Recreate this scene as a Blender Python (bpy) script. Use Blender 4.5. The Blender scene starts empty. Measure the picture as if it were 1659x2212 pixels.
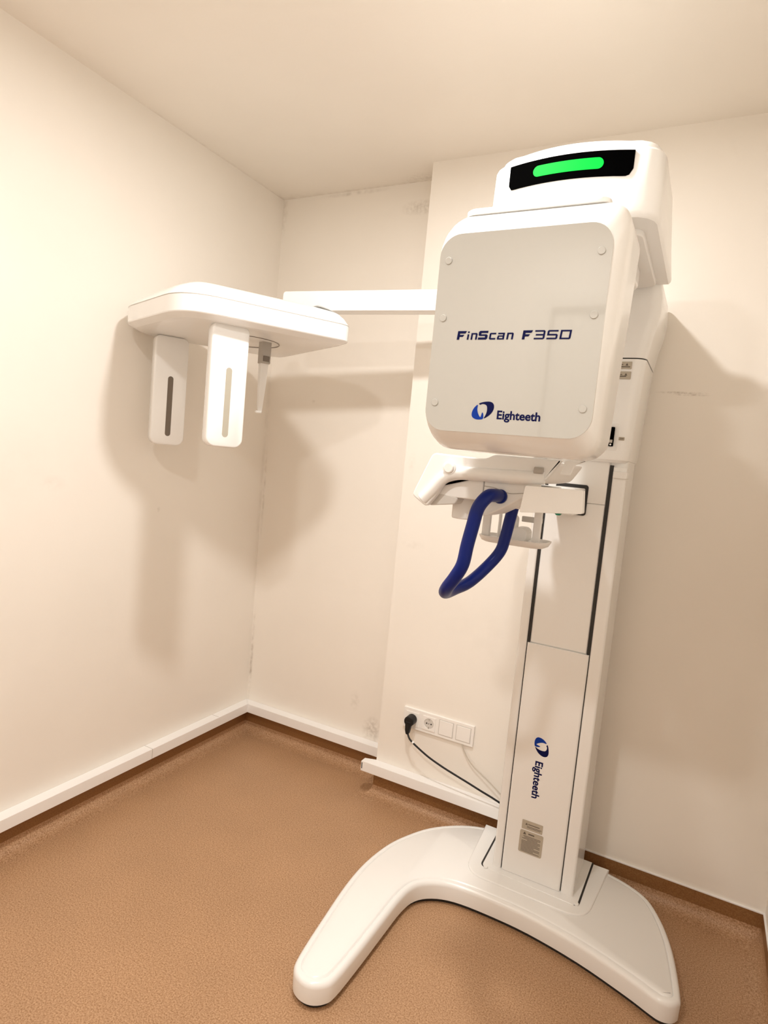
import bpy, bmesh, math
from mathutils import Vector, Matrix
PI = math.pi
S = bpy.context.scene
COL = S.collection

# ------------------------------------------------------------ camera
cam_d = bpy.data.cameras.new('camera'); cam = bpy.data.objects.new('camera', cam_d); COL.objects.link(cam)
cam_d.sensor_fit = 'VERTICAL'; cam_d.sensor_height = 24.0
cam_d.lens = 24.0 * 1329.6 / 2212.0
cam_d.clip_start = 0.02
CR = [[0.88082651, -0.12316885, 0.45713684], [0.46435866, 0.036555, -0.88489252], [0.09228056, 0.99171224, 0.08939313]]
m4 = Matrix(CR).to_4x4(); m4.translation = (1.85845, -2.32288, 1.38382)
cam.matrix_world = m4
S.camera = cam

# ------------------------------------------------------------ light, exposure
S.view_settings.view_transform = 'Standard'; S.view_settings.look = 'None'
S.view_settings.gamma = 1.0; S.view_settings.use_curve_mapping = False
S.view_settings.exposure = 0.10
S.cycles.diffuse_bounces = 8; S.cycles.max_bounces = 12
W = bpy.data.worlds.new('world'); S.world = W; W.use_nodes = True
W.node_tree.nodes['Background'].inputs[0].default_value = (1, .93, .82, 1)
W.node_tree.nodes['Background'].inputs[1].default_value = 0.0
LAMP = (1.16, -1.18, 2.47); LAMP_W = 19.0; LAMP_C = (1.0, .972, .935)
FILL_LAMP = (1.20, -2.35, 2.47); FILL_LAMP_W = 16.0  # unseen second lamp, added to fill the room with light

# ------------------------------------------------------------ materials
def mat(name, col, rough=.5, spec=.5, coat=0, bump=0, bscale=200, var=0, vscale=6, metal=0, emis=None, estr=0):
    m = bpy.data.materials.new(name); m.use_nodes = True
    nt = m.node_tree; b = nt.nodes['Principled BSDF']
    b.inputs['Base Color'].default_value = (*col, 1); b.inputs['Roughness'].default_value = rough
    b.inputs['Specular IOR Level'].default_value = spec; b.inputs['Metallic'].default_value = metal
    b.inputs['Coat Weight'].default_value = coat; b.inputs['Coat Roughness'].default_value = .03
    if emis: b.inputs['Emission Color'].default_value = (*emis, 1); b.inputs['Emission Strength'].default_value = estr
    tc = nt.nodes.new('ShaderNodeTexCoord')
    if var:
        n = nt.nodes.new('ShaderNodeTexNoise'); n.inputs['Scale'].default_value = vscale; n.inputs['Detail'].default_value = 4
        nt.links.new(tc.outputs['Object'], n.inputs['Vector'])
        mx = nt.nodes.new('ShaderNodeMix'); mx.data_type = 'RGBA'
        mx.inputs['A'].default_value = (*[c*(1-var) for c in col], 1); mx.inputs['B'].default_value = (*[min(1, c*(1+var)) for c in col], 1)
        nt.links.new(n.outputs['Fac'], mx.inputs['Factor']); nt.links.new(mx.outputs['Result'], b.inputs['Base Color'])
    if bump:
        n2 = nt.nodes.new('ShaderNodeTexNoise'); n2.inputs['Scale'].default_value = bscale; n2.inputs['Detail'].default_value = 3
        nt.links.new(tc.outputs['Object'], n2.inputs['Vector'])
        bp = nt.nodes.new('ShaderNodeBump'); bp.inputs['Strength'].default_value = bump; bp.inputs['Distance'].default_value = .002
        nt.links.new(n2.outputs['Fac'], bp.inputs['Height']); nt.links.new(bp.outputs['Normal'], b.inputs['Normal'])
    return m

def wall_mat(name, col, marks=()):
    """cream wall paint with smudges: marks = (x,y,z, rx,ry,rz, strength, noise scale)"""
    m = mat(name, col, rough=.42, spec=.35, bump=.12, bscale=60)
    nt = m.node_tree; b = nt.nodes['Principled BSDF']
    tc = nt.nodes.new('ShaderNodeTexCoord'); geo = nt.nodes.new('ShaderNodeNewGeometry')
    n = nt.nodes.new('ShaderNodeTexNoise'); n.inputs['Scale'].default_value = 2.2; n.inputs['Detail'].default_value = 5
    nt.links.new(geo.outputs['Position'], n.inputs['Vector'])
    mr = nt.nodes.new('ShaderNodeMapRange'); mr.inputs['From Min'].default_value = .35; mr.inputs['From Max'].default_value = .7
    mr.inputs['To Min'].default_value = 0; mr.inputs['To Max'].default_value = .05
    nt.links.new(n.outputs['Fac'], mr.inputs['Value'])
    acc = mr.outputs['Result']
    for (x, y, z, rx, ry, rz, st, ns) in marks:
        s = nt.nodes.new('ShaderNodeVectorMath'); s.operation = 'SUBTRACT'; s.inputs[1].default_value = (x, y, z)
        nt.links.new(geo.outputs['Position'], s.inputs[0])
        d = nt.nodes.new('ShaderNodeVectorMath'); d.operation = 'DIVIDE'; d.inputs[1].default_value = (rx, ry, rz)
        nt.links.new(s.outputs[0], d.inputs[0])
        l = nt.nodes.new('ShaderNodeVectorMath'); l.operation = 'LENGTH'; nt.links.new(d.outputs[0], l.inputs[0])
        r = nt.nodes.new('ShaderNodeMapRange'); r.inputs['From Min'].default_value = 1; r.inputs['From Max'].default_value = .2
        r.inputs['To Min'].default_value = 0; r.inputs['To Max'].default_value = st
        nt.links.new(l.outputs['Value'], r.inputs['Value'])
        nn = nt.nodes.new('ShaderNodeTexNoise'); nn.inputs['Scale'].default_value = ns; nn.inputs['Detail'].default_value = 4
        nt.links.new(geo.outputs['Position'], nn.inputs['Vector'])
        r2 = nt.nodes.new('ShaderNodeMapRange'); r2.inputs['From Min'].default_value = .35; r2.inputs['From Max'].default_value = .85
        nt.links.new(nn.outputs['Fac'], r2.inputs['Value'])
        mu = nt.nodes.new('ShaderNodeMath'); mu.operation = 'MULTIPLY'
        nt.links.new(r.outputs['Result'], mu.inputs[0]); nt.links.new(r2.outputs['Result'], mu.inputs[1])
        ad = nt.nodes.new('ShaderNodeMath'); ad.operation = 'ADD'
        nt.links.new(acc, ad.inputs[0]); nt.links.new(mu.outputs[0], ad.inputs[1]); acc = ad.outputs[0]
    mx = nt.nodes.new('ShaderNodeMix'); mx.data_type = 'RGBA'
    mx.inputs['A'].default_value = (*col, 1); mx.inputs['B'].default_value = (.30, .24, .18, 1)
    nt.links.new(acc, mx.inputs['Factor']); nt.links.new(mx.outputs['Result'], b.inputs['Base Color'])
    return m

WALLC = (.855, .815, .755)
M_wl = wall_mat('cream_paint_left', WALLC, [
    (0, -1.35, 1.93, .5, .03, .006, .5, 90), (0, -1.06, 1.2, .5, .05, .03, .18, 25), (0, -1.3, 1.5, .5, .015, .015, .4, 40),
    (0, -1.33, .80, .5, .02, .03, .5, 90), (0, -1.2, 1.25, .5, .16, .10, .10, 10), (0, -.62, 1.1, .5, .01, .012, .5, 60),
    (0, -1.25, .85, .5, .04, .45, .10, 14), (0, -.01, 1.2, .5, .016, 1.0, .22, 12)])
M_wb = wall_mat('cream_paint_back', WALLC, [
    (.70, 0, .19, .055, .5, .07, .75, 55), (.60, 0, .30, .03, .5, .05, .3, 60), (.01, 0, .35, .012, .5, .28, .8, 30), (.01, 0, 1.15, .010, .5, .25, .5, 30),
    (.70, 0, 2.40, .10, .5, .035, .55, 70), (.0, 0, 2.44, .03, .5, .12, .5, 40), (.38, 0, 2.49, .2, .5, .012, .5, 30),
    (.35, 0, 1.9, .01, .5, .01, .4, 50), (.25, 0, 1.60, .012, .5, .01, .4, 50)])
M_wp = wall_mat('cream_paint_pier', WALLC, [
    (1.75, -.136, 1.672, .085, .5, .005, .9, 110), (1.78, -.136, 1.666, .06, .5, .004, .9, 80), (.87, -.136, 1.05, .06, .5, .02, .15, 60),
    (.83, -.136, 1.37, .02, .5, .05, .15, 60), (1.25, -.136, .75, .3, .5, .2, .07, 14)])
M_wr = wall_mat('cream_paint_right', WALLC)
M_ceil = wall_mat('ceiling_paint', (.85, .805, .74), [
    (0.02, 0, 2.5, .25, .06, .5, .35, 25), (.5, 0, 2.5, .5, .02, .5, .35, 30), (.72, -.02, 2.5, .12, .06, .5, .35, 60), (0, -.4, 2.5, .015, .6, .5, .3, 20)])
M_trunk = mat('white_pvc', (.88, .87, .86), .35, .5, var=.02)
M_dark = mat('dark_gap', (.02, .018, .016), .6)
M_white = mat('white_enamel', (.85, .85, .84), .24, .5, coat=.3, bump=.05, bscale=500)
M_white2 = mat('white_plastic', (.82, .815, .80), .38, .5, bump=.08, bscale=600)
M_panel = mat('gloss_white_panel', (.50, .495, .465), .10, .6, coat=.8)
M_grey = mat('grey_plastic', (.42, .39, .35), .4)
M_lgrey = mat('light_grey_plastic', (.62, .60, .57), .35)
M_slot = mat('smoked_slot', (.42, .39, .32), .2)
M_slotd = mat('dark_slot', (.16, .13, .10), .2)
M_black = mat('black_gloss', (.001, .001, .001), .9, 0.0)
M_blkrub = mat('black_rubber', (.010, .009, .009), .5, .3)
M_blue = mat('blue_enamel', (.001, .012, .15), .34, .25)
M_navy = mat('navy_ink', (.002, .004, .06), .6, .12)
M_royal = mat('royal_blue_ink', (.003, .038, .33), .6, .15)
M_green = mat('green_light', (0, .02, .005), .6, .1, emis=(0.0, 1.0, .075), estr=1.0)
M_greenp = mat('green_plastic', (0, .22, .12), .4)
M_sock = mat('socket_plastic', (.86, .84, .81), .3)
M_steel = mat('steel', (.55, .52, .48), .3, metal=1)
M_label = mat('silver_label', (.46, .41, .33), .45, var=.1, vscale=60)
M_ink = mat('label_ink', (.12, .10, .08), .6)
M_cable = mat('pale_grey_cable', (.55, .50, .43), .5)
M_clear = mat('clear_acrylic', (.92, .92, .9), .08)
M_clear.node_tree.nodes['Principled BSDF'].inputs['Transmission Weight'].default_value = .75
M_door = mat('white_door_paint', (.75, .72, .66), .4)
M_lamp = mat('lamp_diffuser', (.9, .9, .9), .5, emis=LAMP_C, estr=4)

def floor_mat(name, base, lo, hi):
    m = mat(name, base, .40, .4, bump=.02, bscale=500)
    nt = m.node_tree; b = nt.nodes['Principled BSDF']; geo = nt.nodes.new('ShaderNodeNewGeometry')
    v = nt.nodes.new('ShaderNodeTexNoise'); v.inputs['Scale'].default_value = 260; v.inputs['Detail'].default_value = 5
    nt.links.new(geo.outputs['Position'], v.inputs['Vector'])
    r = nt.nodes.new('ShaderNodeValToRGB'); r.color_ramp.elements[0].position = .33; r.color_ramp.elements[0].color = (*lo, 1)
    r.color_ramp.elements[1].position = .68; r.color_ramp.elements[1].color = (*hi, 1)
    e = r.color_ramp.elements.new(.5); e.color = (*base, 1)
    nt.links.new(v.outputs['Fac'], r.inputs['Fac'])
    n = nt.nodes.new('ShaderNodeTexNoise'); n.inputs['Scale'].default_value = 5; n.inputs['Detail'].default_value = 5
    nt.links.new(geo.outputs['Position'], n.inputs['Vector'])
    mr = nt.nodes.new('ShaderNodeMapRange'); mr.inputs['To Min'].default_value = .9; mr.inputs['To Max'].default_value = 1.1
    nt.links.new(n.outputs['Fac'], mr.inputs['Value'])
    mu = nt.nodes.new('ShaderNodeVectorMath'); mu.operation = 'SCALE'
    nt.links.new(r.outputs['Color'], mu.inputs[0]); nt.links.new(mr.outputs['Result'], mu.inputs['Scale'])
    nt.links.new(mu.outputs[0], b.inputs['Base Color'])
    return m
M_floor = floor_mat('speckled_vinyl', (.42, .248, .136), (.28, .145, .065), (.54, .345, .205))
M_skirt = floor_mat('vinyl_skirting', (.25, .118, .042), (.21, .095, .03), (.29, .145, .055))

# ------------------------------------------------------------ mesh helpers
def link(name, bm, m, parent=None, smooth=True, angle=32, wn=True):
    bmesh.ops.recalc_face_normals(bm, faces=bm.faces)
    me = bpy.data.meshes.new(name); bm.to_mesh(me); bm.free()
    o = bpy.data.objects.new(name, me); COL.objects.link(o)
    me.materials.append(m)
    if smooth:
        me.polygons.foreach_set('use_smooth', [True]*len(me.polygons)); me.set_sharp_from_angle(angle=math.radians(angle))
        if wn:
            w = o.modifiers.new('wn', 'WEIGHTED_NORMAL'); w.keep_sharp = True
    if parent: o.parent = parent
    return o
def box(bm, a, b, bev=0, seg=3, mx=None):
    r = bmesh.ops.create_cube(bm, size=1)
    vs = r['verts']
    for v in vs:
        v.co = Vector([a[i] if v.co[i] < 0 else b[i] for i in range(3)])
    if bev:
        es = list({e for v in vs for e in v.link_edges})
        g = bmesh.ops.bevel(bm, geom=es, offset=bev, segments=seg, affect='EDGES', profile=.5)
        vs = list({v for f in g['faces'] for v in f.verts} | {v for v in vs if v.is_valid})
    if mx is not None:
        for v in vs: v.co = mx @ v.co
    return bm
def nb(): return bmesh.new()
def obox(name, a, b, m, parent=None, bev=0, seg=3): return link(name, box(nb(), a, b, bev, seg), m, parent)
def prism(pts, lo, hi, axis='z', bev=0, seg=3, bev_lo=True):
    """polygon (2-D) extruded; axis z: (x,y)->z ; axis y: (x,z)->y ; axis x: (y,z)->x"""
    bm = nb()
    def P(p, h): return {'z': (p[0], p[1], h), 'y': (p[0], h, p[1]), 'x': (h, p[0], p[1])}[axis]
    A = [bm.verts.new(P(p, lo)) for p in pts]; B = [bm.verts.new(P(p, hi)) for p in pts]
    n = len(pts)
    fa = bm.faces.new(A); fb = bm.faces.new(B[::-1])
    for i in range(n): bm.faces.new([A[i], B[i], B[(i+1) % n], A[(i+1) % n]])
    bmesh.ops.recalc_face_normals(bm, faces=bm.faces)
    if bev:
        es = list(fb.edges) + (list(fa.edges) if bev_lo else [])
        bmesh.ops.bevel(bm, geom=es, offset=bev, segments=seg, affect='EDGES', profile=.5)
    return bm
def rrect(x0, x1, y0, y1, r, n=8):
    if not isinstance(r, (list, tuple)): r = [r]*4      # order: x1y1, x0y1, x0y0, x1y0
    out = []
    for (cx, cy, a, rr) in ((x1-r[0], y1-r[0], 0, r[0]), (x0+r[1], y1-r[1], 90, r[1]), (x0+r[2], y0+r[2], 180, r[2]), (x1-r[3], y0+r[3], 270, r[3])):
        for k in range(n+1):
            t = math.radians(a+90*k/n); out.append((cx+rr*math.cos(t), cy+rr*math.sin(t)))
    return out
def smooth_poly(pts, n=6, closed=True):
    """Catmull-Rom through points"""
    out = []; N = len(pts); D = len(pts[0])
    rng = range(N) if closed else range(N-1)
    for i in rng:
        g = lambda k: pts[k % N] if closed else pts[max(0, min(N-1, k))]
        p0, p1, p2, p3 = g(i-1), g(i), g(i+1), g(i+2)
        for k in range(n):
            t = k/n
            out.append(tuple(.5*(2*p1[d]+(p2[d]-p0[d])*t+(2*p0[d]-5*p1[d]+4*p2[d]-p3[d])*t*t+(3*p1[d]-p0[d]-3*p2[d]+p3[d])*t**3) for d in range(D)))
    if not closed: out.append(tuple(pts[-1]))
    return out
def round_corners(pts, r, n=5):
    """fillet each corner of a polygon; r scalar or list"""
    out = []; N = len(pts)
    for i in range(N):
        p = Vector(pts[i]); a = Vector(pts[i-1])-p; b = Vector(pts[(i+1) % N])-p
        rr = r[i] if isinstance(r, (list, tuple)) else r
        if rr == 0: out.append(tuple(p)); continue
        t = min(rr, a.length*.48, b.length*.48)
        A = p+a.normalized()*t; B = p+b.normalized()*t
        for k in range(n+1):
            s = k/n; out.append(tuple((1-s)**2*A+2*s*(1-s)*p+s*s*B))
    return out
def tube(path, rad, seg=20, smooth_n=8, caps=True, bm=None, dome=False):
    pts = [Vector(p) for p in (smooth_poly(path, smooth_n, False) if smooth_n else path)]
    bm = bm or nb(); rings = []
    up = None
    N = len(pts)
    rads = rad if isinstance(rad, (list, tuple)) else [rad]*N
    for i, p in enumerate(pts):
        t = (pts[min(N-1, i+1)]-pts[max(0, i-1)]).normalized()
        if up is None:
            up = Vector((0, 0, 1)) if abs(t.z) < .9 else Vector((1, 0, 0))
        up = (up - t*up.dot(t)).normalized(); sd = t.cross(up)
        rings.append([bm.verts.new(p+(up*math.cos(2*PI*k/seg)+sd*math.sin(2*PI*k/seg))*rads[i]) for k in range(seg)])
    for a, b in zip(rings, rings[1:]):
        for k in range(seg): bm.faces.new([a[k], a[(k+1) % seg], b[(k+1) % seg], b[k]])
    if caps: bm.faces.new(rings[0]); bm.faces.new(rings[-1][::-1])
    return bm
def disc(c, axis, r, h, seg=32, bev=0, bm=None):
    """cylinder centred at c, along axis vector, height h"""
    bm = bm or nb()
    a = Vector(axis).normalized(); q = a.to_track_quat('Z', 'Y').to_matrix().to_4x4(); q.translation = Vector(c)
    res = bmesh.ops.create_cone(bm, cap_ends=True, segments=seg, radius1=r, radius2=r, depth=h, matrix=q)
    if bev:
        es = [e for v in res['verts'] for e in v.link_edges if len(e.link_faces) == 2 and any(len(f.verts) > 4 for f in e.link_faces)]
        bmesh.ops.bevel(bm, geom=list(set(es)), offset=bev, segments=3, affect='EDGES', profile=.5)
    return bm
def loft(loops):
    """stack of equally long closed loops of 3-D points, capped"""
    bm = nb(); R = [[bm.verts.new(p) for p in L] for L in loops]; n = len(loops[0])
    for a, b in zip(R, R[1:]):
        for k in range(n): bm.faces.new([a[k], a[(k+1) % n], b[(k+1) % n], b[k]])
    bm.faces.new(R[0]); bm.faces.new(R[-1][::-1])
    return bm
def flat(polys, mx, th=.0006):
    """thin raised shapes: list of 2-D polygons in local xy, placed by mx"""
    bm = nb()
    for p in polys:
        A = [bm.verts.new(mx @ Vector((x, y, 0))) for x, y in p]; B = [bm.verts.new(mx @ Vector((x, y, th))) for x, y in p]
        n = len(p)
        bm.faces.new(B); bm.faces.new(A[::-1])
        for i in range(n): bm.faces.new([A[i], A[(i+1) % n], B[(i+1) % n], B[i]])
    return bm
def facing(x, y, z, rot=0, s=1):
    """local xy plane -> plane facing -y (x right, y up), rotated by rot in its plane"""
    return Matrix.Translation((x, y, z)) @ Matrix.Rotation(PI/2, 4, 'X') @ Matrix.Rotation(rot, 4, 'Z') @ Matrix.Scale(s, 4)
def text_mesh(name, s, mx, m, parent, ext=.0004, offset=0.026):
    cu = bpy.data.curves.new(name, 'FONT'); cu.body = s; cu.size = 1; cu.extrude = 0; cu.offset = offset; cu.resolution_u = 6
    to = bpy.data.objects.new('tmp', cu); COL.objects.link(to)
    dg = bpy.context.evaluated_depsgraph_get(); me = bpy.data.meshes.new_from_object(to.evaluated_get(dg))
    bpy.data.objects.remove(to)
    xs = [v.co.x for v in me.vertices]; x0, x1 = min(xs), max(xs)
    me.name = name
    for v in me.vertices:
        v.co = mx @ Vector(((v.co.x-x0)/(x1-x0), v.co.y/(x1-x0), .0015))
    o = bpy.data.objects.new(name, me); COL.objects.link(o); me.materials.append(m); o.parent = parent
    return o
def tag(o, label=None, cat=None, group=None, kind=None):
    for k, v in (('label', label), ('category', cat), ('group', group), ('kind', kind)):
        if v: o[k] = v
    return o
def struct(o): o['kind'] = 'structure'; return o
def thing(name, label, cat, loc):
    o = bpy.data.objects.new(name, None); COL.objects.link(o); o.location = loc; o.empty_display_size = .1
    bpy.context.view_layer.update()
    return tag(o, label, cat)
def adopt(o):
    """children were modelled in world space: cancel their parents' offset"""
    bpy.context.view_layer.update()
    for ch in o.children: ch.matrix_parent_inverse = o.matrix_world.inverted()

# ------------------------------------------------------------ room
H = 2.5; XR = 2.18; YF = -2.9; PX = .80; PD = .136; T = .12
struct(obox('floor', (-T, YF-T, -.1), (XR+T, T, 0), M_floor))
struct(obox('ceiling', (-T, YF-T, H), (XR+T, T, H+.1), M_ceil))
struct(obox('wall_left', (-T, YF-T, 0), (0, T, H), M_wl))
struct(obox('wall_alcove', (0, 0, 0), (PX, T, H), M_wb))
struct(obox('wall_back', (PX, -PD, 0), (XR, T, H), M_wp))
struct(obox('wall_right', (XR, YF-T, 0), (XR+T, T, H), M_wr))
# wall behind the camera, with a door opening
bm = nb(); DX0, DX1, DH = 1.16, 1.99, 2.10
box(bm, (0, YF-T, 0), (DX0, YF, H)); box(bm, (DX1, YF-T, 0), (XR, YF, H)); box(bm, (DX0, YF-T, DH), (DX1, YF, H))
struct(link('wall_front', bm, M_wr))
dr = struct(obox('door_1', (DX0+.01, YF-.06, .005), (DX1-.01, YF-.02, DH-.01), M_door, bev=.002))
pb = nb()
for z0, z1 in ((.2, .95), (1.08, 1.9)): box(pb, (DX0+.14, YF-.021, z0), (DX1-.14, YF-.008, z1), .006)
link('door_panel', pb, M_door, dr)
hb = disc((DX0+.07, YF-.01, 1.02), (0, 1, 0), .025, .012)
tube([(DX0+.07, YF-.01, 1.02), (DX0+.07, YF+.035, 1.02), (DX0+.10, YF+.045, 1.02), (DX0+.18, YF+.045, 1.02)], .009, 12, 4, bm=hb)
link('door_handle', hb, M_steel, dr)
bm = nb()
box(bm, (DX0-.08, YF, 0), (DX0, YF+.02, DH+.08), .004); box(bm, (DX1, YF, 0), (DX1+.08, YF+.02, DH+.08), .004); box(bm, (DX0, YF, DH), (DX1, YF+.02, DH+.08), .004)
struct(link('trim_6', bm, M_door))

# vinyl coved skirting: (distance from the wall, height)
SP = [(0, .100), (.004, .100), (.004, .040)] + [(.004+.042*(1-math.cos(t)), .040-.0385*math.sin(t)) for t in [PI/2*k/8 for k in range(1, 9)]] + [(.058, .0002), (0, .0002)]
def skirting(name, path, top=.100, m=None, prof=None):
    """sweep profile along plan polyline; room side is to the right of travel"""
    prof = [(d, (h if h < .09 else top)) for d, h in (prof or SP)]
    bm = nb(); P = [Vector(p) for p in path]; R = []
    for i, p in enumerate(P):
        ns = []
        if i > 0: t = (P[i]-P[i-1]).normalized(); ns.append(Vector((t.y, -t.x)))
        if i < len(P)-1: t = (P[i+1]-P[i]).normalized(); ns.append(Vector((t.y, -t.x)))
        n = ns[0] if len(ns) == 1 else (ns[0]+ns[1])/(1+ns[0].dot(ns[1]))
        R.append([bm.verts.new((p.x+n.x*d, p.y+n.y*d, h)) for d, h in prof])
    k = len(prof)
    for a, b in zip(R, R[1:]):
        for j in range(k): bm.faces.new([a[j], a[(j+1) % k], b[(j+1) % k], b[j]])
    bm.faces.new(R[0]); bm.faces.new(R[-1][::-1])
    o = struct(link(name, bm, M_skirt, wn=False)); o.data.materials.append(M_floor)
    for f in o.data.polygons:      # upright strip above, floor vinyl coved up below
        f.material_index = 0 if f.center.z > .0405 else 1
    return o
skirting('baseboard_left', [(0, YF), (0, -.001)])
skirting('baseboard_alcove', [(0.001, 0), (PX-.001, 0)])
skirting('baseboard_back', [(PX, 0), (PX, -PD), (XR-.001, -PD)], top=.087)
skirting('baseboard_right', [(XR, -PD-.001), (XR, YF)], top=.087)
bm = box(nb(), (1.62, -PD-.006, .087), (XR, -PD, .092), .001); box(bm, (XR-.006, YF, .087), (XR, -PD-.006, .092), .001)
struct(link('trim_4', bm, M_trunk))

# white cable trunking along the wall foot
TD, Z0, Z1 = .0455, .1045, .1457
def trunk_piece(name, mk):
    return struct(link(name, mk, M_trunk, wn=False))
b_ = nb()
def mitre(name, pts):  # plan outline, extruded over the trunking's height, tiny bevel
    return struct(link(name, prism(pts, Z0, Z1, 'z', bev=.0015, seg=2), M_trunk))
mitre('trim_1', [(0, YF), (TD, YF), (TD, -TD), (0, 0)])
mitre('trim_2', [(0.0003, -.0003), (TD, -TD), (PX, -TD), (PX, -.0003)])
t3 = mitre('trim_3', [(PX-TD, -PD-TD), (1.36, -PD-TD), (1.36, -PD), (PX, -PD), (PX, -PD+.0005), (PX-.0005, -PD+.0005), (PX-TD, -PD-TD+.03)])
link('end_opening', box(nb(), (PX-TD+.0025, -PD-TD-.0005, Z0+.010), (PX-TD+.0060, -PD-TD+.002, Z1-.006)), M_dark, t3)
# joints in the left trunking lid
link('lid_joint', box(nb(), (.001, -.62, Z0+.001), (TD+.0004, -.6185, Z1+.0004)), M_grey, bpy.data.objects['trim_1'])
link('lid_joint', box(nb(), (.001, -.24, Z1-.001), (TD-.006, -.2388, Z1+.0004)), M_grey, bpy.data.objects['trim_1'])

# ceiling light above the frame, plus an added fill light behind the camera
def ceiling_light(loc, watt, label):
    t = thing('ceiling_light', label, 'ceiling light', (loc[0], loc[1], H))
    bm = nb(); rg = []
    for r, z in ((.088, H), (.100, H-.004), (.100, H-.018), (.086, H-.026), (.078, H-.022), (.078, H-.001)):
        rg.append([bm.verts.new((loc[0]+r*math.cos(2*PI*k/40), loc[1]+r*math.sin(2*PI*k/40), z)) for k in range(40)])
    for a, b in zip(rg, rg[1:]):
        for k in range(40): bm.faces.new([a[k], a[(k+1) % 40], b[(k+1) % 40], b[k]])
    link('lamp_ring', bm, M_trunk, t)
    link('lamp_diffuser', disc((loc[0], loc[1], H-.012), (0, 0, 1), .0775, .01), M_lamp, t)
    ld = bpy.data.lights.new('lamp', 'AREA'); ld.shape = 'DISK'; ld.size = .12; ld.energy = watt; ld.color = LAMP_C; ld.spread = PI
    lo = bpy.data.objects.new('lamp', ld); COL.objects.link(lo); lo.location = (loc[0], loc[1], loc[2]); lo.parent = t
    adopt(t)
ceiling_light(LAMP, LAMP_W, 'round white ceiling light above the dental imaging machine')
ceiling_light(FILL_LAMP, FILL_LAMP_W, 'unseen round fill light added on the ceiling behind the camera near the door')

# ------------------------------------------------------------ the imaging machine
MX = thing('dental_imaging_machine', 'tall white dental x-ray machine on a column with green status light and side arm', 'x-ray machine', (1.52, -.45, 0))
def logo(parent, mx, name='brand_logo'):
    """tooth-in-ellipse emblem, unit = its width"""
    L = [(551, 812), (530, 824), (508, 850), (494, 880), (491, 910), (503, 930), (530, 942), (565, 943), (598, 934), (602, 900), (598, 882), (590, 880), (581, 905), (573, 921), (560, 905), (550, 880), (545, 850)]
    R = [(562, 800), (590, 788), (630, 780), (665, 779), (692, 790), (703, 815), (697, 850), (674, 885), (642, 912), (606, 931), (622, 902), (634, 872), (638, 842), (634, 817), (615, 804), (590, 803), (573, 811)]
    cv = lambda P: [((x+.11*(y-943)-491)/212, (943-y)/212) for x, y in P]
    o = link(name, flat([smooth_poly(cv(L), 3)], mx, .004), M_royal, parent, smooth=False); o['label'] = 'royal blue half of the tooth emblem'
    o = link(name, flat([smooth_poly(cv(R), 3)], mx, .004), M_navy, parent, smooth=False); o['label'] = 'navy half of the tooth emblem'

# --- base
outer = [(1.083, -1.085), (1.066, -1.04), (1.045, -.89), (1.028, -.74), (1.026, -.62), (1.043, -.50), (1.075, -.41), (1.125, -.32), (1.20, -.245), (1.287, -.197), (1.40, -.175), (1.52, -.170), (1.64, -.176), (1.73, -.192), (1.80, -.215), (1.858, -.255), (1.90, -.33), (1.928, -.41), (1.946, -.49), (1.962, -.60)]
tipR = [(1.958, -.628), (1.942, -.645), (1.918, -.650), (1.893, -.643)]
inner = [(1.83, -.618), (1.70, -.578), (1.55, -.552), (1.42, -.548), (1.32, -.556), (1.255, -.582), (1.215, -.625), (1.200, -.69), (1.197, -.80), (1.195, -.93), (1.190, -1.045)]
tipL = [(1.178, -1.080), (1.150, -1.102), (1.115, -1.104)]
BP = smooth_poly(outer+tipR+inner+tipL, 4)
BH = .072
def offset_poly(P, d):
    out = []; n = len(P); ar = sum(P[i-1][0]*P[i][1]-P[i][0]*P[i-1][1] for i in range(n))
    s = 1 if ar > 0 else -1
    for i in range(n):
        t = Vector(P[(i+1) % n])-Vector(P[i-1]); t.normalize()
        out.append((P[i][0]-s*t.y*d, P[i][1]+s*t.x*d))
    return out
def at(P, z): return [(x, y, z) for x, y in P]
o1, o2, o3 = offset_poly(BP, .002), offset_poly(BP, .007), offset_poly(BP, .016)
base = link('base', loft([at(offset_poly(BP, .008), .013), at(offset_poly(BP, .001), .016), at(BP, BH-.014), at(offset_poly(BP, .0015), BH-.008), at(offset_poly(BP, .005), BH-.003), at(offset_poly(BP, .010), BH), at(offset_poly(BP, .018), BH), at(offset_poly(BP, .020), BH-.003), at(offset_poly(BP, .022), BH), at(offset_poly(BP, .026), BH+.002)]), M_white, MX, angle=50, wn=False)
link('base_pad', loft([at(offset_poly(BP, .012), .0003), at(offset_poly(BP, .012), .014)]), M_dark, base)
# collar plate round the column foot, open at the back, with sunken channels beside the column
ccol = round_corners([(1.296, -.190), (1.318, -.482), (1.700, -.482), (1.728, -.190)], [0, .07, .07, 0], 8)
link('collar', prism(ccol, BH-.004, BH+.008, 'z', bev=.004, seg=3, bev_lo=False), M_white, base)
link('channel', prism(round_corners([(1.347, -.188), (1.354, -.428), (1.672, -.438), (1.678, -.188)], [0, .02, .02, 0], 4), BH, BH+.0088, 'z'), M_dark, base)
link('channel_floor', prism(round_corners([(1.353, -.188), (1.360, -.4285), (1.666, -.4385), (1.672, -.188)], [0, .018, .018, 0], 4), BH, BH+.0096, 'z', bev=.0006, seg=1), M_white, base)
for x, y in ((1.374, -.428), (1.664, -.430)):
    link('bolt', disc((x, y, BH+.011), (0, 0, 1), .007, .006, 20, .0015), M_white2, base)
link('wing', prism([(1.69, -.20), (1.69, -.26), (1.735, -.26), (1.735, -.20)], BH, BH+.014, 'z', bev=.002), M_white, base)
bpy.data.objects.remove(bpy.data.objects['wing'])

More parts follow.
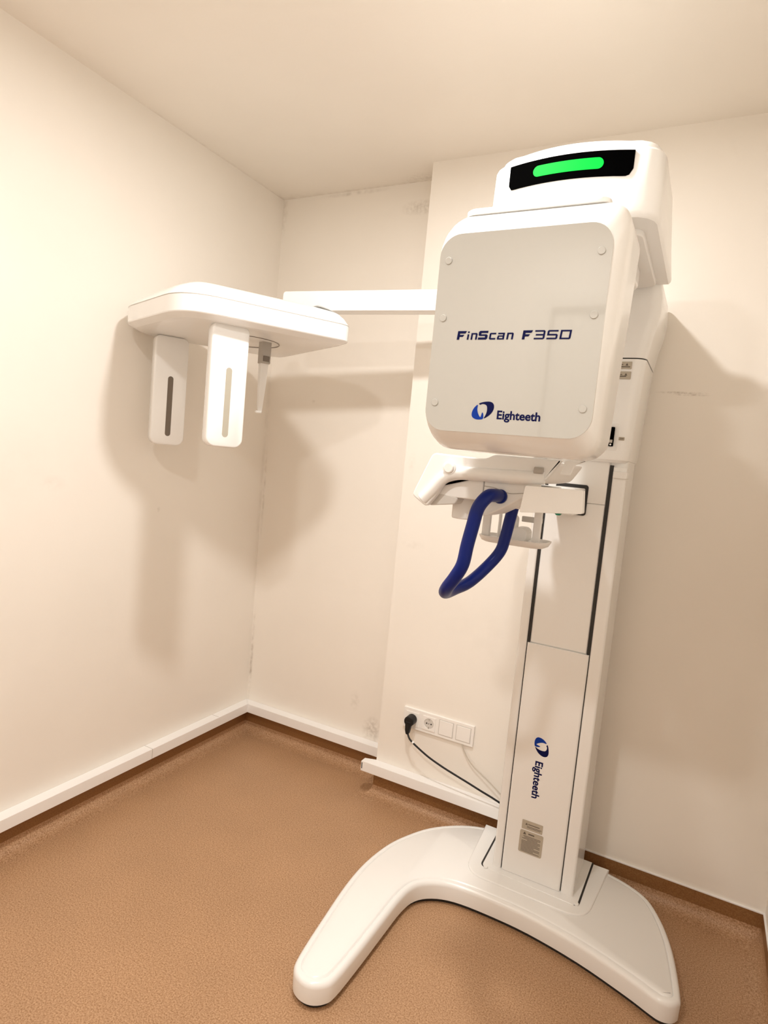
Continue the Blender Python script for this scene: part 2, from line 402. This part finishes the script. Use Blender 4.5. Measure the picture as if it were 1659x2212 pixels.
# --- column: rear body and two side rails, with covers between
CF = -.405
colm = link('column', loft([at(rrect(1.392, 1.646, -.395, -.19, [.012, .012, .02, .02], 4), z) for z in (BH+.006, 1.44)]), M_white, MX)
for x0, x1 in ((1.388, 1.4165), (1.6095, 1.648)):
    link('rail', prism(rrect(x0, x1, CF, -.36, .007, 4), BH+.006, 1.415, 'z'), M_white, colm)
cov = link('lower_cover', prism(rrect(1.4185, 1.6075, CF-.001, -.36, .006, 4), BH+.010, .844, 'z', bev=.001, seg=1), M_white, colm)
link('upper_cover', prism(rrect(1.424, 1.600, CF+.006, -.36, .006, 4), .846, 1.30, 'z', bev=.001, seg=1), M_white, colm)
link('carriage_plate', prism(rrect(1.424, 1.600, CF+.004, -.36, .006, 4), 1.302, 1.44, 'z', bev=.001, seg=1), M_white2, colm)
for x0, x1, z0, z1 in ((1.4163, 1.4187, BH+.012, .844), (1.6073, 1.6097, BH+.012, .844), (1.4160, 1.4245, .844, 1.42), (1.5995, 1.6100, .844, 1.42)):
    link('groove', box(nb(), (x0, CF+.004, z0), (x1, -.37, z1)), M_dark, colm)
link('clip', box(nb(), (1.611, CF-.006, 1.383), (1.650, -.36, 1.403), .002), M_white2, colm)
logo(colm, facing(1.4780, CF-.0012, .5500, -PI/2, .060))
text_mesh('brand_lettering', 'Eighteeth', facing(1.4885, CF-.0012, .474, -PI/2, .122), M_navy, colm)
def label_part(parent, x0, x1, y, z0, z1, lines, tri=None, head=False, n2='label'):
    o = link(n2, flat([rrect(x0, x1, z0, z1, .005 if z1-z0 > .05 else .002, 3)], Matrix.Translation((0, y, 0)) @ Matrix.Rotation(PI/2, 4, 'X'), .0008), M_label, parent, smooth=False)
    w = x1-x0; h = z1-z0; P = []
    for (u0, u1, v, t) in lines:
        P.append([(x0+u0*w, z0+v*h-t), (x0+u1*w, z0+v*h-t), (x0+u1*w, z0+v*h+t), (x0+u0*w, z0+v*h+t)])
    if tri: u, v, s = tri; P.append([(x0+u*w-s, z0+v*h-s*.8), (x0+u*w+s, z0+v*h-s*.8), (x0+u*w, z0+v*h+s)])
    link('label_print', flat(P, Matrix.Translation((0, y-.0008, 0)) @ Matrix.Rotation(PI/2, 4, 'X'), .0003), M_ink, o, smooth=False)
import random
random.seed(4)
label_part(colm, 1.469, 1.535, CF-.0012, .243, .273, [(.3, .85, .62, .0012), (.25, .95, .38, .0008), (.25, .9, .25, .0007)], (.22, .62, .004))
label_part(colm, 1.466, 1.540, CF-.0012, .165, .239, [(.36, .62, .88, .002)] + [(.1+.25*(k < 4)*random.random(), .9-.3*random.random()*(k % 3 == 2), .76-.057*k, .0008) for k in range(13)], (.2, .88, .005))

# --- column head (shroud round the top of the column)
shr = link('column_head', loft([at(rrect(a, b, yf, -.15, [.02, .02, .03, .03], 6), z) for z, a, b, yf in
    ((1.428, 1.385, 1.640, -.410), (1.436, 1.378, 1.648, -.418), (1.445, 1.376, 1.650, -.42), (1.726, 1.372, 1.662, -.42))]), M_white, MX, wn=False)
link('head_joint', prism(rrect(1.375, 1.659, -.418, -.153, [.02, .02, .03, .03], 6), 1.724, 1.7305, 'z'), M_dark, shr)
link('upper_housing', loft([at(rrect(a, b, yf, -.15, [.02, .02, .03, .03], 6), z) for z, a, b, yf in
    ((1.7295, 1.371, 1.663, -.42), (1.79, 1.366, 1.672, -.425), (1.83, 1.36, 1.682, -.43), (1.87, 1.357, 1.686, -.435), (1.90, 1.36, 1.684, -.44), (1.935, 1.362, 1.68, -.44))]), M_white, shr, wn=False)
ly = -.4208
label_part(shr, 1.565, 1.6270, ly, 1.697, 1.718, [(.3, .62, .6, .001), (.1, .93, .3, .0014)], (.78, .62, .004))
label_part(shr, 1.565, 1.6275, ly, 1.668, 1.690, [(.3, .62, .6, .001), (.1, .8, .38, .0014), (.1, .4, .12, .0012)], (.78, .62, .004))
sw = link('stop_switch', prism(rrect(1.580, 1.614, 1.463, 1.540, .005, 4), ly-.001, -.415, 'y', bev=.0008, seg=1), M_white2, shr)
link('stop_switch', prism(rrect(1.590, 1.603, 1.474, 1.530, .002, 2), -.432, -.416, 'y', bev=.003, seg=2), M_black, shr)['label'] = 'black rocker in a white surround'
link('switch_window', box(nb(), (1.592, -.4328, 1.484), (1.601, -.43, 1.493)), M_grey, shr)
link('switch_lamp', disc((1.5965, -.4325, 1.479), (0, 1, 0), .0025, .002, 16), M_trunk, shr)
label_part(shr, 1.616, 1.632, ly, 1.493, 1.503, [(.15, .85, .62, .0009), (.15, .85, .3, .0006)])

# --- overhead arm: slab from the column head forward, curved front with display
def arcfront(x0, x1, yb, ys, bulge, rc, n=14):
    """plan outline: straight back at yb, bulging front"""
    pts = []; xm = (x0+x1)/2; hw = (x1-x0)/2
    for k in range(5):     # front-left corner
        t = PI+PI/2*k/4; pts.append((x0+rc+rc*math.cos(t), ys+rc+rc*math.sin(t)))
    for k in range(1, n):
        u = -1+2*k/n; x = xm+u*(hw-rc); pts.append((x, ys-bulge*(1-u*u)))
    for k in range(5):
        t = 3*PI/2+PI/2*k/4; pts.append((x1-rc+rc*math.cos(t), ys+rc+rc*math.sin(t)))
    pts += [(x1, yb), (x0, yb)]
    return pts
AX0, AX1 = 1.328, 1.702
AYF, ABU = -.928, .022
zz = [(1.928, .006, -.43), (1.934, .001, -.43), (1.940, 0, -.43), (1.955, 0, -.47), (1.98, 0, -.54), (2.064, .002, -.66), (2.070, .006, -.67), (2.0702, .010, -.67), (2.082, .013, -.70), (2.089, .018, -.71), (2.094, .032, -.72)]
ova = link('overhead_arm', loft([at(arcfront(AX0+i, AX1-i, yb, AYF+i, ABU, .055), z) for z, i, yb in zz]), M_white, MX, angle=40, wn=False)
# recessed underside
link('underside', prism(rrect(1.372, 1.668, -.86, -.45, .03, 5), 1.915, 1.93, 'z', bev=.003), M_white2, ova)
def on_front(px, pz, off):
    xm = (AX0+AX1)/2; hw = (AX1-AX0)/2-.055; u = (px-xm)/hw
    return (px, AYF-ABU*(1-u*u)-off + .0012, pz)
def curved_plate(outline_x, ztop, zbot, off, name, m, parent, back=.002):
    """plate following the front curve, from columns of (x, z_low, z_high)"""
    bm = nb(); A = []
    for x, zl, zh in outline_x:
        A.append([bm.verts.new(on_front(x, zl, off)), bm.verts.new(on_front(x, zh, off)), bm.verts.new(on_front(x, zh, -back)), bm.verts.new(on_front(x, zl, -back))])
    for a, b in zip(A, A[1:]):
        for k in range(4): bm.faces.new([a[k], b[k], b[(k+1) % 4], a[(k+1) % 4]])
    bm.faces.new(A[0]); bm.faces.new(A[-1][::-1])
    return link(name, bm, m, parent, wn=False)
cols = []; x0, x1, zl, zh, rl, rr_ = 1.378, 1.643, 2.008, 2.060, .010, .016
for k in range(41):
    x = x0+(x1-x0)*k/40; lo = zl
    if x < x0+rl: lo = zl+rl-math.sqrt(max(0, rl*rl-(x0+rl-x)**2))
    if x > x1-rr_: lo = zl+rr_-math.sqrt(max(0, rr_*rr_-(x-x1+rr_)**2))
    cols.append((x, lo, zh))
dsp = curved_plate(cols, 0, 0, .0022, 'display', M_black, ova)
cols = []; x0, x1, zc, r = 1.436, 1.585, 2.035, .0115
for k in range(49):
    a = PI-PI*k/48; x = (x0+x1)/2+((x1-x0)/2)*math.cos(a)
    h = r
    if x < x0+r: h = math.sqrt(max(1e-9, r*r-(x0+r-x)**2))
    if x > x1-r: h = math.sqrt(max(1e-9, r*r-(x-x1+r)**2))
    cols.append((x, zc-h, zc+h))
curved_plate(cols, 0, 0, .0030, 'status_light', M_green, dsp)

# --- rotating arm under it and the generator housing
link('rotating_arm', prism(rrect(1.40, 1.64, -1.02, -.56, .05, 6), 1.870, 1.918, 'z', bev=.008), M_white, MX)
sen = link('sensor_housing', prism(rrect(1.43, 1.61, -.64, -.57, .02, 5), 1.60, 1.872, 'z', bev=.008), M_white, MX)
def rr_loop(x0, x1, z0, z1, r, y, n=8): return [(x, y, z) for x, z in rrect(x0, x1, z0, z1, r, n)]
GX0, GX1, GZ0, GZ1 = 1.346, 1.681, 1.412, 1.868
def gl(ins, y, t=0, b=0, r=.045): return rr_loop(GX0+ins, GX1-ins, GZ0+ins+b, GZ1-ins-t, r, y)
gen = link('generator_housing', loft([gl(.012, -1.000), gl(.003, -1.003), gl(0, -1.010), gl(0, -1.150), gl(0, -1.158, .003, .003), gl(.001, -1.172, .010, .006),
    gl(.003, -1.190, .022, .013), gl(.006, -1.204, .034, .018), gl(.010, -1.213, .042, .020), gl(.013, -1.2165, .044, .020)]), M_white, MX, angle=60, wn=False)
for v in gen.data.vertices:
    if v.co.x > 1.5: v.co.x += (v.co.z-1.66)/.23*.008      # right flank leans out towards the top
# top lid seam
link('top_lid', loft([[(x, y, z) for x, y in rrect(GX0+.030+i, GX1-.034-i, -1.165+i, -1.005-i, .02, 5)] for z, i in ((1.866, .001), (1.8668, 0), (1.874, 0), (1.877, .003))]), M_white, gen, angle=50, wn=False)
pl = [(x, z) for x, z in rrect(GX0+.012, GX1-.010, GZ0+.032, GZ1-.058, .040, 8)]
fp = link('front_panel', prism(pl, -1.2195, -1.212, 'y', bev=.0015, seg=2, bev_lo=False), M_panel, gen)
PF = -1.2196
for x in (1.3765, 1.6535):
    for z in (1.4965, 1.6555, 1.7615):
        link('bolt_cap', disc((x, PF-.0008, z), (0, 1, 0), .0068, .003, 24, .001), M_panel, gen)
# model lettering, drawn as strokes on a 1-high grid
def R4(x0, y0, x1, y1): return [(x0, y0), (x1, y0), (x1, y1), (x0, y1)]
G = []
def glyph(x, polys, w=1, h=1): G.extend([[(x+px*w, py*h) for px, py in p] for p in polys])
Fb = [[(0, 0), (.30, 0), (.30, .38), (.72, .38), (.92, .62), (.30, .62), (.30, .76), (1.06, .76), (1.16, 1), (0, 1)]]
Fb = [[(0, 0), (.30, 0), (.30, .33), (.70, .33), (.86, .56), (.30, .56), (.30, .72), (.98, .72), (1.12, 1), (0, 1)]]
S_ = [[(0, 0), (1, 0), (1.14, .14), (1.14, .48), (1.0, .60), (.30, .60), (.30, .76), (1.14, .76), (1.14, 1), (.14, 1), (0, .88), (0, .52), (.12, .42), (.84, .42), (.84, .24), (0, .24)]]
n_ = [[(0, 0), (.2, 0), (.2, .60), (.58, .60), (.58, 0), (.78, 0), (.78, .66), (.68, .76), (0, .76)]]
i_ = [R4(0, 0, .2, .62), R4(0, .78, .2, .95)]
c_ = [[(.1, 0), (.78, 0), (.78, .17), (.2, .17), (.2, .60), (.78, .60), (.78, .76), (.1, .76), (0, .66), (0, .1)]]
a_ = [R4(0.05, .60, .70, .76), [(.1, 0), (.85, 0), (.85, .66), (.75, .76), (.66, .76), (.66, .47), (.1, .47), (0, .38), (0, .1)]]
a_ = [[(.10, .60), (.65, .60), (.65, .46), (.10, .46), (0, .37), (0, .09), (.1, 0), (.85, 0), (.85, .66), (.75, .76), (.10, .76)]]
ah = R4(.20, .14, .65, .32)
three = [[(0, 0), (1.05, 0), (1.2, .12), (1.2, .88), (1.08, 1), (0, 1), (0, .84), (1.0, .84), (1.0, .58), (.15, .58), (.15, .42), (1.0, .42), (1.0, .16), (0, .16)]]
five = [[(0, 0), (1.08, 0), (1.2, .12), (1.2, .48), (1.08, .58), (.2, .58), (.2, .84), (1.2, .84), (1.2, 1), (.12, 1), (0, .9), (0, .42), (1.0, .42), (1.0, .16), (0, .16)]]
zero = [[(0, 0), (1.1, 0), (1.22, .1), (1.22, 1), (0, 1), (0, .5), (.2, .5), (.2, .84), (1.02, .84), (1.02, .16), (.2, .16), (.2, .499), (0, .499)]]
glyph(0, Fb); glyph(1.30, i_); glyph(1.78, n_); glyph(2.72, S_); glyph(4.10, c_); 
# 'a' drawn as bars so that its bowl stays open
glyph(5.10, [R4(.05, .60, .85, .76), R4(.65, 0, .85, .60), R4(.05, .33, .65, .46), R4(.0, 0, .65, .14), R4(0, .14, .2, .33)])
glyph(6.25, n_); glyph(8.12, Fb); glyph(9.52, three); glyph(10.98, five); glyph(12.45, zero)
HC = .0158
G = [[((x+.10*y)*HC*.972, y*HC) for x, y in p] for p in G]
link('model_lettering', flat(G, facing(1.4085, PF-.0002, 1.6150), .0006), M_navy, fp, smooth=False)
logo(fp, facing(1.4545, PF-.0002, 1.4685, 0, .0435))
text_mesh('brand_lettering', 'Eighteeth', facing(1.5025, PF-.0003, 1.4715, 0, .0800), M_navy, fp)

# --- patient support: carriage arm, hooked side arm, block, chin knob, tray, handle
sup = link('patient_support', box(nb(), (1.42, -.82, 1.285), (1.50, -.50, 1.345), .006), M_white2, MX)
link('support_neck', box(nb(), (1.456, -.56, 1.268), (1.538, -.395, 1.344), .004), M_white2, sup)
link('control_panel', prism(round_corners([(1.513, 1.350), (1.634, 1.352), (1.638, 1.303), (1.506, 1.291)], .004, 3), -1.005, -.978, 'y', bev=.0012, seg=2), M_white, sup)
link('panel_bracket', box(nb(), (1.53, -.98, 1.31), (1.56, -.90, 1.34), .003), M_white2, sup)
link('neck_gap', prism(rrect(1.450, 1.5465, 1.262, 1.3545, .008, 4), -.4030, -.3985, 'y'), M_dark, sup)
link('indicator', prism([(1.577, 1.3005), (1.583, 1.294), (1.590, 1.294), (1.594, 1.302)], -.995, -.98, 'y'), M_greenp, sup)
side = round_corners([(1.277, 1.404), (1.408, 1.400), (1.428, 1.4115), (1.578, 1.4115), (1.566, 1.390), (1.552, 1.370), (1.535, 1.355), (1.484, 1.350), (1.345, 1.347), (1.312, 1.335), (1.297, 1.305), (1.273, 1.273), (1.234, 1.298), (1.238, 1.312)],
                     [.012, .01, .01, .004, .01, .006, .01, .02, .03, .012, .02, .012, .012, .01], 5)
hook = link('side_arm', prism(side, -.975, -.955, 'y', bev=.004, seg=3), M_white2, sup)
# body behind the side arm
link('control_body', prism(round_corners([(1.285, 1.398), (1.405, 1.395), (1.428, 1.4085), (1.56, 1.4085), (1.53, 1.36), (1.49, 1.352), (1.345, 1.350), (1.320, 1.338), (1.262, 1.31)], .012, 4), -.960, -.60, 'y', bev=.006), M_white2, sup)
# rounded tube face laid on the side arm
tb = tube([(1.545, -.974, 1.369), (1.46, -.974, 1.366), (1.38, -.974, 1.364), (1.335, -.974, 1.361), (1.307, -.974, 1.345), (1.285, -.974, 1.318), (1.262, -.974, 1.292)], .0145, 20, 8)
for v in tb.verts: v.co.y = -.974+(v.co.y+.974)*.75
link('tube_rail', tb, M_white2, hook)
link('button', disc((1.326, -.986, 1.372), (0, 1, 0), .0125, .010, 32, .003), M_white2, hook)
link('button_ring', disc((1.326, -.983, 1.372), (0, 1, 0), .0165, .006, 32, .0015), M_white2, hook)
hg = disc((1.528, -.978, 1.383), (0, 1, 0), .0001, .0001, 8)
hg.free()
link('hinge_pin', disc((1.532, -.978, 1.384), (1, 0, 0), .008, .020, 20, .001), M_grey, hook)
link('touch_pad', box(nb(), (1.515, -.970, 1.409), (1.545, -.90, 1.4135), .001), M_trunk, sup)
link('shield', prism(round_corners([(1.585, 1.4115), (1.629, 1.4135), (1.606, 1.403), (1.598, 1.380), (1.577, 1.380)], .003, 3), -.976, -.966, 'y', bev=.001, seg=1), M_white2, sup)
link('inner_block', prism(round_corners([(1.300, 1.362), (1.403, 1.362), (1.403, 1.303), (1.283, 1.303), (1.287, 1.340)], .005, 3), -.9548, -.80, 'y', bev=.003), M_white2, sup)
link('lower_lip', prism(round_corners([(1.262, 1.305), (1.305, 1.310), (1.345, 1.303), (1.338, 1.287), (1.272, 1.277)], .006, 3), -.955, -.80, 'y', bev=.003), M_lgrey, sup)
link('chin_knob', disc((1.335, -.885, 1.277), (0, 0, 1), .0275, .055, 40, .004), M_white2, sup)
bl = link('bite_block', prism(round_corners([(1.404, 1.352), (1.500, 1.355), (1.500, 1.320), (1.462, 1.296), (1.415, 1.268), (1.404, 1.27)], .006, 3), -.955, -.80, 'y', bev=.004), M_white2, sup)
link('block_seam', tube([(1.406, -.9555, 1.3375), (1.430, -.9555, 1.336), (1.452, -.9555, 1.330), (1.470, -.9555, 1.327), (1.498, -.9555, 1.331)], .0008, 6, 5), M_grey, bl)
# hanging tray with posts, rest and roll
tr = link('tray', loft([[(x, y, z) for x, y in rrect(1.312+i, 1.502-i, -.70+i, -.59-i, .03, 6)] for z, i in ((1.176, .014), (1.180, .006), (1.190, .001), (1.194, 0), (1.1945, .003), (1.187, .006), (1.186, .010))]), M_white2, sup, angle=45, wn=False)
for x0, x1, y0, zt in ((1.318, 1.341, -.675, 1.31), (1.460, 1.481, -.675, 1.31), (1.345, 1.353, -.615, 1.31)):
    link('tray_post', box(nb(), (x0, y0, 1.184), (x1, y0+.012, zt), .003), M_white2, tr)
link('rest_roll', prism(rrect(1.400, 1.444, 1.184, 1.226, .017, 6), -.67, -.61, 'y', bev=.003), M_white2, tr)
link('rest_peg', prism(rrect(1.378, 1.407, 1.184, 1.257, .013, 6), -.64, -.62, 'y', bev=.003), M_white2, tr)
link('tray_crossbar', box(nb(), (1.410, -.61, 1.238), (1.468, -.603, 1.254), .002), M_lgrey, tr)
# blue U handle
hp = [(1.446, -.945, 1.318), (1.440, -.985, 1.320), (1.432, -1.008, 1.316), (1.418, -1.020, 1.290), (1.410, -1.020, 1.250), (1.402, -1.020, 1.204), (1.396, -1.020, 1.160), (1.378, -1.012, 1.126), (1.352, -.990, 1.092), (1.334, -.945, 1.072), (1.336, -.885, 1.073), (1.352, -.83, 1.085), (1.376, -.775, 1.122), (1.400, -.752, 1.164), (1.409, -.750, 1.204), (1.416, -.750, 1.250), (1.424, -.752, 1.300), (1.428, -.765, 1.325), (1.432, -.81, 1.330)]
link('handle', tube(hp, .0152, 24, 6), M_blue, sup)['label'] = 'blue U-shaped patient grip'
link('handle_socket', disc((1.446, -.956, 1.318), (0, 1, 0), .0165, .012, 28, .002), M_blue, sup)

# --- cephalometric arm and head
carm = link('side_boom', prism(rrect(.385, 1.40, 1.886, 1.957, [.002, .012, .012, .002], 5), -.39, -.33, 'y', bev=.003), M_white, MX)
TH = math.radians(62); U = Vector((math.cos(TH), math.sin(TH))); V = Vector((math.sin(TH), -math.cos(TH))); O = Vector((.36, -.62))
def uv(u, v, z): p = O+U*u+V*v; return (p.x, p.y, z)
HPu = round_corners([(-.300, .292), (.262, .318), (.272, -.250), (-.245, -.300), (-.362, -.165)], [.12, .06, .09, .10, .07], 8)
def hl(z, ins): return [uv(u, v, z) for u, v in offset_poly(HPu, ins)]
ch = link('imaging_head', loft([hl(1.738, .030), hl(1.739, .026), hl(1.750, .002), hl(1.753, 0), hl(1.801, 0), hl(1.8012, .003), hl(1.803, .003), hl(1.8032, 0), hl(1.810, .006), hl(1.824, .018), hl(1.840, .040), hl(1.853, .070), hl(1.860, .11)]), M_white, MX, angle=24, wn=False)
link('head_seam', loft([hl(1.8005, -.0002), hl(1.8030, -.0002)]), M_grey, ch, wn=False)
link('boom_post', disc(uv(.15, -.13, 1.865), (0, 0, 1), .030, .06, 32, .004), M_white, ch)
for v in carm.data.vertices: v.co.y += (v.co.x-.955)*.10
# turntable ring on the underside
for (r0, r1) in ((.118, .1205),):
    bm = nb(); n = 64; rg = []
    for r, z in ((r0, 1.7385), (r0, 1.7362), (r1, 1.7362), (r1, 1.7385)):
        rg.append([bm.verts.new((uv(.0, .02, 0)[0]+r*math.cos(2*PI*k/n), uv(.0, .02, 0)[1]+r*math.sin(2*PI*k/n), z)) for k in range(n)])
    for a, b in ((0, 1), (1, 2), (2, 3), (3, 0)):
        for k in range(n): bm.faces.new([rg[a][k], rg[a][(k+1) % n], rg[b][(k+1) % n], rg[b][k]])
    link('turntable_ring', bm, M_slotd, ch, wn=False)
def uvbox(u0, u1, v0, v1, z0, z1, bev=0, seg=3):
    mx = Matrix(((U.x, V.x, 0, O.x), (U.y, V.y, 0, O.y), (0, 0, 1, 0), (0, 0, 0, 1)))
    return box(nb(), (u0, v0, z0), (u1, v1, z1), bev, seg, mx)
def plate(uc, vc, z0, z1, slot_m, name, lab, w=.117, th=.044):
    # rounded rectangle in (u,z), extruded along v
    P = rrect(uc-w/2, uc+w/2, z0, z1, [.02, .02, .028, .028], 6)
    def lp(ins, v): return [uv(u, v, z) for u, z in offset_poly(P, ins)]
    pt = link(name, loft([lp(.005, vc-th), lp(.001, vc-th+.002), lp(0, vc-th+.006), lp(0, vc-.006), lp(.001, vc-.002), lp(.005, vc)]), M_white, MX, angle=50, wn=False)
    pt['label'] = lab
    sl = rrect(uc-.0095, uc+.0095, z0+.032, z0+.245, .0095, 6)
    link('slot', loft([[uv(u, vc+.0006, z) for u, z in sl], [uv(u, vc-.003, z) for u, z in sl]]), slot_m, pt, wn=False)
    sl2 = rrect(uc-.0065, uc+.0065, z0+.036, z0+.241, .0065, 6)
    return pt
plate(-.130, .250, 1.366, 1.742, M_slot, 'collimator_plate', 'front hanging plate with pale slot')
plate(-.192, -.170, 1.353, 1.738, M_slotd, 'sensor_plate', 'rear hanging plate with dark slot')
link('nasion_mount', uvbox(.040, .074, .05, .085, 1.665, 1.740, .003), M_grey, ch)
link('nasion_clamp', uvbox(.046, .068, .085, .088, 1.672, 1.690, .0005, 1), M_slotd, ch)
rod = nb()
L0 = [(.044, .052), (.068, .052), (.068, .066), (.044, .066)]
def q(z, ua, ub, va, vb): return [uv(ua, va, z), uv(ub, va, z), uv(ub, vb, z), uv(ua, vb, z)]
rod = loft([q(1.668, .043, .070, .055, .078), q(1.60, .044, .068, .056, .074), q(1.52, .047, .063, .058, .070), q(1.500, .049, .062, .060, .068)])
link('nasion_rod', rod, M_white2, ch)
link('nasion_tip', uvbox(.040, .062, .058, .070, 1.494, 1.503, .003), M_white2, ch)
adopt(MX)

# ------------------------------------------------------------ wall outlet, plug, cables
OX0, OX1, OZ0, OZ1, OY = .905, 1.200, .3255, .4065, -PD
out = thing('wall_outlet', 'white four-gang socket plate low on the wall left of the machine', 'wall socket', (1.052, OY, .366))
link('frame', prism(rrect(OX0, OX1, OZ0, OZ1, .002, 3), OY-.010, OY+.001, 'y', bev=.002, seg=2), M_sock, out)
cx = [OX0+.0405+k*.0713 for k in range(4)]
zc = (OZ0+OZ1)/2
for k, x in enumerate(cx):
    if k < 2:
        # insert with a round well
        bm = nb(); n = 32
        sq = [Vector((x+.027*max(-1, min(1, 1.6*math.cos(t))), zc+.027*max(-1, min(1, 1.6*math.sin(t))))) for t in [2*PI*j/n for j in range(n)]]
        loops = [[(p.x, OY-.0095, p.y) for p in sq], [(p.x, OY-.0125, p.y) for p in sq]]
        for r, y in ((.0205, -.0125), (.0195, -.0110), (.0190, .0)):
            loops.append([(x+r*math.cos(2*PI*j/n), OY+y, zc+r*math.sin(2*PI*j/n)) for j in range(n)])
        R = [[bm.verts.new(p) for p in L] for L in loops]
        for a, b in zip(R, R[1:]):
            for j in range(n): bm.faces.new([a[j], a[(j+1) % n], b[(j+1) % n], b[j]])
        bm.faces.new(R[-1])
        s = link('socket', bm, M_sock, out, wn=False)
        if k == 1:
            link('well', disc((x, OY-.0106, zc), (0, 1, 0), .0188, .001, 32), M_lgrey, s)
            for dx, dz in ((-.0095, 0), (.0095, 0)):
                link('pin_hole', disc((x+dx, OY-.0114, zc+dz), (0, 1, 0), .0028, .001, 16), M_dark, s)
            link('pin_hole', disc((x, OY-.0114, zc), (0, 1, 0), .0016, .001, 12), M_dark, s)
            for sz in (-1, 1):
                link('earth_clip', box(nb(), (x-.002, OY-.0125, zc+sz*.0165-.004), (x+.002, OY-.0108, zc+sz*.0165+.004)), M_grey, s)
    else:
        bk = link('blank_cover', box(nb(), (x-.0275, OY-.0125, zc-.0275), (x+.0275, OY-.008, zc+.0275), .0012, 2), M_sock, out)
        link('cover_groove', box(nb(), (x-.0305, OY-.0104, zc-.0305), (x+.0305, OY-.0096, zc+.0305)), M_lgrey, bk)
adopt(out)
cord = thing('power_cord', 'black power cord with angled plug hanging from the leftmost socket', 'power cord', (cx[0], OY-.03, zc))
bm = disc((cx[0], OY-.029, zc), (0, 1, 0), .0200, .038, 32, .004)
plug = link('plug', bm, M_blkrub, cord)
link('plug_grip', prism(round_corners([(cx[0]-.014, zc), (cx[0]+.012, zc), (cx[0]+.006, zc-.042), (cx[0]+.003, zc-.052), (cx[0]-.007, zc-.052), (cx[0]-.012, zc-.036)], .004, 3), OY-.050, OY-.030, 'y', bev=.004), M_blkrub, plug)
cp = [(cx[0]-.002, -.176, zc-.045), (.946, -.180, .302), (.965, -.188, .300-.004), (.990, -.192, .287), (1.045, -.192, .262), (1.104, -.192, .240), (1.160, -.193, .224), (1.212, -.194, .211), (1.262, -.190, .196), (1.310, -.186, .184), (1.350, -.185, .170), (1.385, -.182, .160)]
cp = [(cx[0]-.002, -.176, zc-.045), (.948, -.180, .312), (.962, -.188, .300), (.990, -.190, .284), (1.045, -.191, .258), (1.104, -.191, .238), (1.160, -.191, .223), (1.212, -.191, .210), (1.262, -.190, .196), (1.310, -.188, .183), (1.350, -.186, .170), (1.378, -.182, .160)]
link('cable', tube(cp, .0036, 12, 6), M_blkrub, cord)
link('cable_tag', tube([(.972, -.1885, .2955), (.978, -.189, .2915)], .0050, 12, 0), M_trunk, cord)
adopt(cord)
dc = link('network_cable', tube([(1.158, -.141, .328), (1.160, -.144, .318), (1.185, -.146, .282), (1.215, -.148, .255), (1.250, -.150, .236), (1.295, -.152, .210), (1.335, -.154, .184), (1.375, -.158, .160)], .0022, 10, 6), M_cable)
tag(dc, 'thin pale grey cable running from under the blank socket cover to the machine', 'cable')
